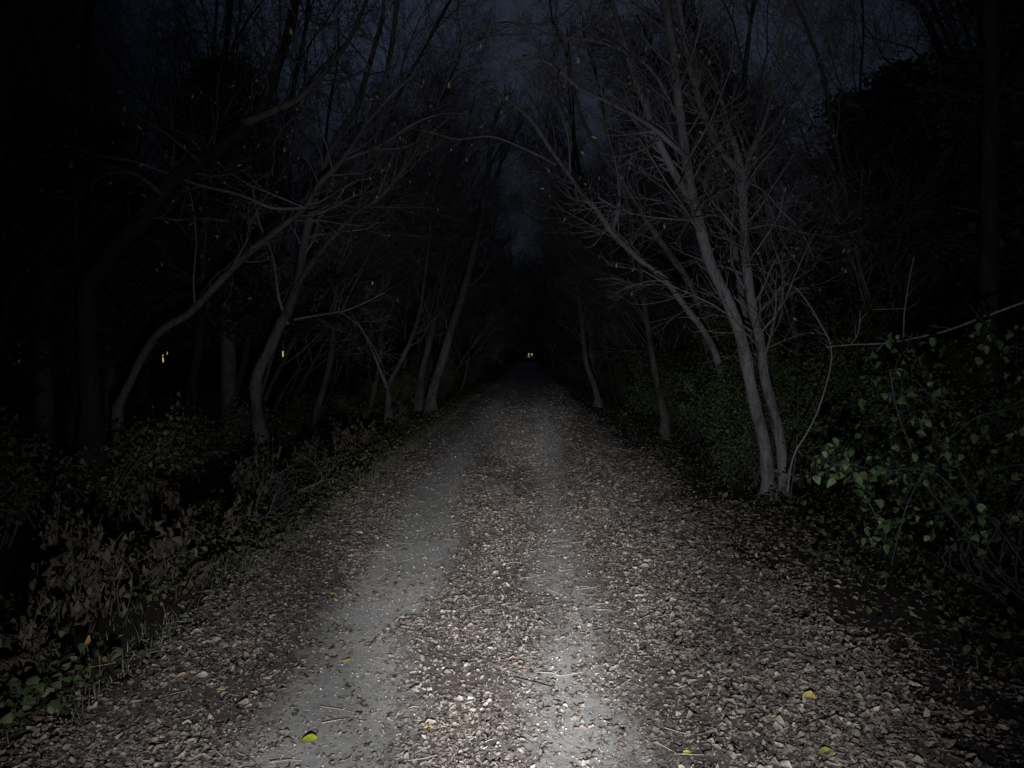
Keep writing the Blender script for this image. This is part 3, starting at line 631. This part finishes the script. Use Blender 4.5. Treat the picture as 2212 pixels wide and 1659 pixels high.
# dried weeds of the left verge: stalks hung with limp brown leaves
def weed(seed, H, n):
    rng = np.random.default_rng(seed); root = empty('dried_weed', (0, 0, 0), 'x', 'weed', 'x'); T = Tubes(); lp = []
    for _ in range(n):
        a = rng.uniform(0, 6.3); b = rng.random()*.16; h = H*rng.uniform(.6, 1.1); L = smooth_line([[math.cos(a)*b, math.sin(a)*b, -.05], [math.cos(a)*b*1.3+rng.normal(0, .05), math.sin(a)*b*1.3+rng.normal(0, .05), h*.5], [math.cos(a)*b*1.9+rng.normal(0, .14), math.sin(a)*b*1.9+rng.normal(0, .14), h*rng.uniform(.75, 1)]], 4)
        T.tube(L, np.linspace(.005, .002, len(L)), 5)
        for _ in range(17): q = L[rng.integers(1, len(L))]; lp.append(q+np.array([rng.normal(0, .03), rng.normal(0, .03), -.03]))
    T.build('stalks', M_straw2, root); lp = np.array(lp)
    leaves('limp_leaves', lp, rng.uniform(.03, .11, len(lp)), .4, rng, [(.085, .068, .052), (.055, .045, .036), (.115, .098, .076), (.05, .055, .035)], [.35, .3, .2, .15], M_weed, root, flat=.45, droop=-1.3, curl=.6, fold=.8, crumple=.3)
    return root
M_straw2 = plain('weed_stalk', (.11, .095, .075))
wk = [weed(91, .62, 10), weed(92, .45, 8), weed(93, .8, 9)]; used = set()
ws = [(-2.72, 4.9, 0, 'tallest clump of limp brown leaves on the left verge'), (-2.9, 4.75, 2, 'brown weed clump left of the tallest one'), (-2.55, 5.3, 1, 'brown weed clump right of the tallest one'),
 (-2.75, 6.0, 0, 'greyish weed clump just past the tallest brown clump'), (-2.6, 6.7, 1, 'low weed clump before the fallen branch'), (-3.3, 5.5, 2, 'dark weed stand behind the brown clumps'),
 (-2.45, 3.75, 1, 'dim weed clump at the lower left verge'),]
for y in np.arange(7.6, 24, 1.3): ws.append((-2.9-rng.uniform(0, .9), y, int(rng.integers(0, 3)), None))
for (x, y, k, lab) in ws:
    if k in used: o = copy_tree(wk[k])
    else: o = wk[k]; used.add(k)
    o.location = (x, y, float(gz(x, y))); s = rng.uniform(.85, 1.1); o.scale = (s, s, s); o.rotation_euler = (0, 0, rng.uniform(0, 6))
    o['label'] = lab or 'dim withered weed clump further along the left verge'; o['group'] = 'dried weeds on the left verge' if lab else 'dim weeds further along the left verge'

# fallen brush
def brush():
    rng = np.random.default_rng(95); T = Tubes(); o = at(525, 1150, 7.0); o[2] = float(gz(o[0], o[1]))
    root = empty('fallen_branch', o, 'grey fallen branch with fine twigs lying on the left verge', 'branch')
    for pts in ([(522, 1152), (560, 1122), (600, 1097), (645, 1062)], [(540, 1138), (548, 1090), (570, 1045), (622, 1010)], [(560, 1122), (610, 1118), (650, 1100)], [(575, 1112), (590, 1070), (610, 1060)], [(645, 1062), (690, 1040), (680, 1010), (650, 985)]):
        L = trace(pts, 7.0, 7.3); L[:, 2] = np.maximum(L[:, 2], gz(L[:, 0], L[:, 1])+.02); T.tube(L, np.linspace(.009, .003, len(L)), 6); sub_branches(T, L, np.linspace(.009, .003, len(L)), .1, 1, 9, .32, rng, [], 3, up=.0)
    T.build('twigs', M_twig_dark, root, o)
brush()

# ground cover: low leaves and grass on both verges
def cover():
    rng = np.random.default_rng(97); pos = []
    for (x0, x1, y0, y1, n) in ((-3.9, -1.95, 2.2, 9, 10000), (-4.2, -1.95, 9, 22, 12000), (-4.5, -2.1, 22, 45, 4000), (1.95, 4.6, 2.2, 9, 4200), (1.9, 4.6, 9, 22, 6500), (1.9, 4.6, 22, 45, 3500)):
        x = rng.uniform(x0, x1, n); y = rng.uniform(y0, y1, n); m = (sstep(.35, .6, fbm(x*1.7, y*1.7))*np.where(x < 0, sstep(1.95, 2.3, -x), sstep(2.0, 2.9, x))) > rng.random(n)*.8
        x, y = x[m], y[m]; pos.append(np.stack([x, y, gz(x, y)+.015+rng.random(len(x))**2*.16], -1))
    P = np.concatenate(pos)
    o = leaves('ground_cover', P, rng.uniform(.025, .065, len(P)), .7, rng, [(.07, .10, .045), (.05, .075, .03), (.12, .12, .07), (.13, .10, .07)], [.35, .3, .2, .15], M_green, flat=.55, rows=HEART)
    tag(o, 'low dark green leaves covering the verges', 'ground cover', kind='stuff')
    n = 30000; y = 2.3+rng.random(n)**1.4*30; s = rng.random(n) < .62; x = np.where(s, -1.95-np.abs(rng.normal(0, .4, n)), 2.0+np.abs(rng.normal(0, .7, n)))
    m = (fbm(x*3+9, y*2.2) > .45) & ((x < 0) | (rng.random(n) < .35)) & ((y > 5.5) | (rng.random(n) < .3)); x, y = x[m], y[m]; n = len(x); h = rng.uniform(.02, .11, n)*rng.uniform(.5, 1.3, n); a = rng.uniform(0, 6.3, n); l = rng.normal(0, 1.0, n)*h; w = .0022
    z = gz(x, y); V = np.zeros((n, 6, 3)); 
    for i, (t, ww) in enumerate(((0, 1), (.55, .8), (1, .15))):
        for j, sg in enumerate((-1, 1)):
            V[:, i*2+j, 0] = x+np.cos(a)*w*ww*sg-np.sin(a)*l*t*t; V[:, i*2+j, 1] = y+np.sin(a)*w*ww*sg+np.cos(a)*l*t*t; V[:, i*2+j, 2] = z+h*t-.005
    q = np.array([(0, 1, 3, 2), (2, 3, 5, 4)]); t = np.repeat(palette(rng, n, [(.11, .15, .075), (.14, .15, .09), (.26, .23, .17)], [.45, .3, .25]), 6, 0)
    o = mesh_obj('grass', V.reshape(-1, 3), (q[None]+(np.arange(n)*6)[:, None, None]).reshape(-1, 4), 4, M_green, tint=np.clip(t, 0, 1)); tag(o, 'thin grass blades along the path edges', 'grass', kind='stuff')
cover()

# ------------------------------------------------------------------ lit houses far behind
def box(name, c, s, m, parent):
    x, y, z = s; V = np.array([(i*x/2, j*y/2, k*z/2) for i in (-1, 1) for j in (-1, 1) for k in (-1, 1)])+np.array(c)
    f = [(0, 1, 3, 2), (4, 6, 7, 5), (0, 4, 5, 1), (2, 3, 7, 6), (0, 2, 6, 4), (1, 5, 7, 3)]; return mesh_obj(name, V, f, 4, m, parent)
def house(X, Y, W, D, H, label, wins, z0=-1.3):
    root = empty('house', (X, Y, z0), label, 'house', 'houses beyond the wood')
    box('wall', (0, 0, H/2), (W, D, H), M_wall, root)
    V = [(-W/2-.4, -D/2-.5, H-.1), (W/2+.4, -D/2-.5, H-.1), (W/2+.4, D/2+.5, H-.1), (-W/2-.4, D/2+.5, H-.1), (-W/2-.4, 0, H+2.2), (W/2+.4, 0, H+2.2)]
    me = bpy.data.meshes.new('roof'); me.from_pydata(V, [], [(0, 1, 5, 4), (2, 3, 4, 5), (0, 4, 3), (1, 2, 5), (3, 2, 1, 0)]); me.materials.append(M_roof)
    o = bpy.data.objects.new('roof', me); COL.objects.link(o); o.parent = root
    for (x, z, w, h, m, nm) in wins:
        f = box('window', (x, -D/2-.02, z), (w+.16, .06, h+.16), M_wall, root)
        box('pane', (x, -D/2-.055, z), (w, .012, h), m, f)
    return root
def wx(px, X, Y): return (px-VX)/F*Y-X
house(-30, 64, 11, 8, 4.6, 'dark house at left with two narrow warm yellow window slits', [(wx(346, -30, 60), 2.95, .10, 1.0, M_warm, ''), (wx(355, -30, 60), 3.0, .10, .8, M_warm, ''), (wx(346, -30, 60)-3.2, 2.95, .9, 1.0, plain('dark_glass', (.02, .02, .025), .2), '')])
house(-44, 64, 12, 8, 4.8, 'dark house at far left with a dim orange window behind leaves', [(wx(30, -44, 60), 3.0, .3, 1.2, M_orange, ''), (wx(12, -44, 60), 2.5, .5, .45, M_orange, '')])
house(-27, 84, 9, 8, 4.6, 'dark house at left with one tiny yellow window beside the stout trunk', [(wx(609.5, -27, 80), 3.15, .2, .65, M_warm, '')])
# the building at the far end of the path
eh = house(-1, 246, 12, 9, 4.2, 'small lit building with a porch at the far end of the path', [(wx(1142, -1, 240), 2.15+1.25, .36, 1.1, M_cool, '')], z0=-1.3)
Y = 240-246
dk = box('porch_deck', (1.3, -4.5-1.2, 2.6), (4.0, 2.4, .28), M_white, eh)
for xx in (-.5, 1.2, 2.9): box('porch_post', (xx, -4.5-2.2, 1.22), (.14, .14, 2.44), M_wall, eh)
lm = box('porch_lamp', (wx(1149, -1, 239), -4.5-.35, 3.55), (.5, .34, .55), M_yel, eh)
pl = bpy.data.lights.new('porch_light', 'POINT'); pl.energy = 12; pl.color = (1, .8, .55); pl.shadow_soft_size = .15
po = bpy.data.objects.new('porch_light', pl); po.location = (.8, 246-4.5-3.4, 2.9); COL.objects.link(po)

# ------------------------------------------------------------------ light: night sky, a faint added fill, the walker's torch
w = bpy.data.worlds.new('World'); C.world = w; w.use_nodes = True; nt = w.node_tree; L = nt.links
bg = nt.nodes['Background']; sky = nd(nt, 'ShaderNodeTexSky', sky_type='NISHITA'); sky.sun_disc = False
EL, AZ = math.radians(38), math.radians(8)
sky.sun_elevation = EL; sky.sun_rotation = AZ
tc = nd(nt, 'ShaderNodeTexCoord'); n = nd(nt, 'ShaderNodeTexNoise', Scale=2.2, Detail=5); L.new(tc.outputs['Generated'], n.inputs['Vector'])
mr = nd(nt, 'ShaderNodeMapRange'); mr.inputs[1].default_value = .35; mr.inputs[2].default_value = .68; mr.inputs[3].default_value = .45; mr.inputs[4].default_value = 1.4; L.new(n.outputs[0], mr.inputs[0])
# glow added to the sky high over the path, dark towards the corners
dp = nd(nt, 'ShaderNodeVectorMath', operation='DOT_PRODUCT'); dp.inputs[1].default_value = tuple(unit(np.array([.03, 1, .45]))); nm = nd(nt, 'ShaderNodeVectorMath', operation='NORMALIZE'); L.new(tc.outputs['Generated'], nm.inputs[0]); L.new(nm.outputs[0], dp.inputs[0])
m2 = nd(nt, 'ShaderNodeMapRange'); m2.inputs[1].default_value = .87; m2.inputs[2].default_value = .99; m2.inputs[3].default_value = .06; m2.inputs[4].default_value = 1.12; L.new(dp.outputs['Value'], m2.inputs[0])
mu = nd(nt, 'ShaderNodeMath', operation='MULTIPLY'); L.new(mr.outputs[0], mu.inputs[0]); L.new(m2.outputs[0], mu.inputs[1])
mix = nd(nt, 'ShaderNodeMix', data_type='RGBA'); mix.inputs[0].default_value = .85; mix.inputs[7].default_value = (1.35, 2.05, 4.1, 1); L.new(sky.outputs[0], mix.inputs[6])
vs = nd(nt, 'ShaderNodeVectorMath', operation='SCALE'); L.new(mix.outputs[2], vs.inputs[0]); L.new(mu.outputs[0], vs.inputs['Scale'])
L.new(vs.outputs[0], bg.inputs['Color']); bg.inputs['Strength'].default_value = .0072
fill_sun = bpy.data.lights.new('fill_sun', 'SUN'); fill_sun.energy = .012; fill_sun.angle = math.radians(.5); fill_sun.color = (.8, .88, 1)  # weak bluish fill added as a sun lamp, no visible moon behind it
mo = bpy.data.objects.new('fill_sun', fill_sun); COL.objects.link(mo); mo.rotation_euler = (math.pi/2-EL, 0, math.pi-AZ); mo.location = (0, 0, 20)
def torch(name, W, size, blend, tgt, col):
    l = bpy.data.lights.new(name, 'SPOT'); l.energy = W; l.spot_size = math.radians(size); l.spot_blend = blend; l.shadow_soft_size = .012; l.color = col
    o = bpy.data.objects.new(name, l); o.location = (.06, .05, 1.06); COL.objects.link(o)
    d = Vector(tgt)-o.location; o.rotation_euler = d.to_track_quat('-Z', 'Y').to_euler(); return o
TC = (.985, .98, 1)
torch('torch_spill', 225, 88, 1.0, (1.5, 8, 3.0), TC)
torch('torch_beam_near', 560, 76, 1.0, (-.4, 5.4, 0), TC)
torch('torch_beam', 1500, 32, 1.0, (-.2, 8.0, 0), TC)
torch('torch_hotspot', 1250, 17, 1.0, (-.1, 15, 0.0), TC)
torch('torch_throw', 6500, 9, 1.0, (-.1, 36, 0.0), TC)

# ------------------------------------------------------------------ camera
cam = bpy.data.cameras.new('camera'); co = bpy.data.objects.new('camera', cam); COL.objects.link(co)
cam.sensor_width = 36; cam.lens = F/2212*36; cam.clip_end = 1500; cam.clip_start = .05
co.location = (0, 0, CH)
co.rotation_euler = (math.radians(90)-math.atan((829.5-VY)/F), 0, math.atan((VX-1106)/F)); C.camera = co
C.view_settings.view_transform = 'Standard'; C.view_settings.look = 'None'; C.view_settings.exposure = 0; C.view_settings.gamma = 1
C.cycles.use_denoising = True; C.cycles.max_bounces = 4
C.render.film_transparent = False
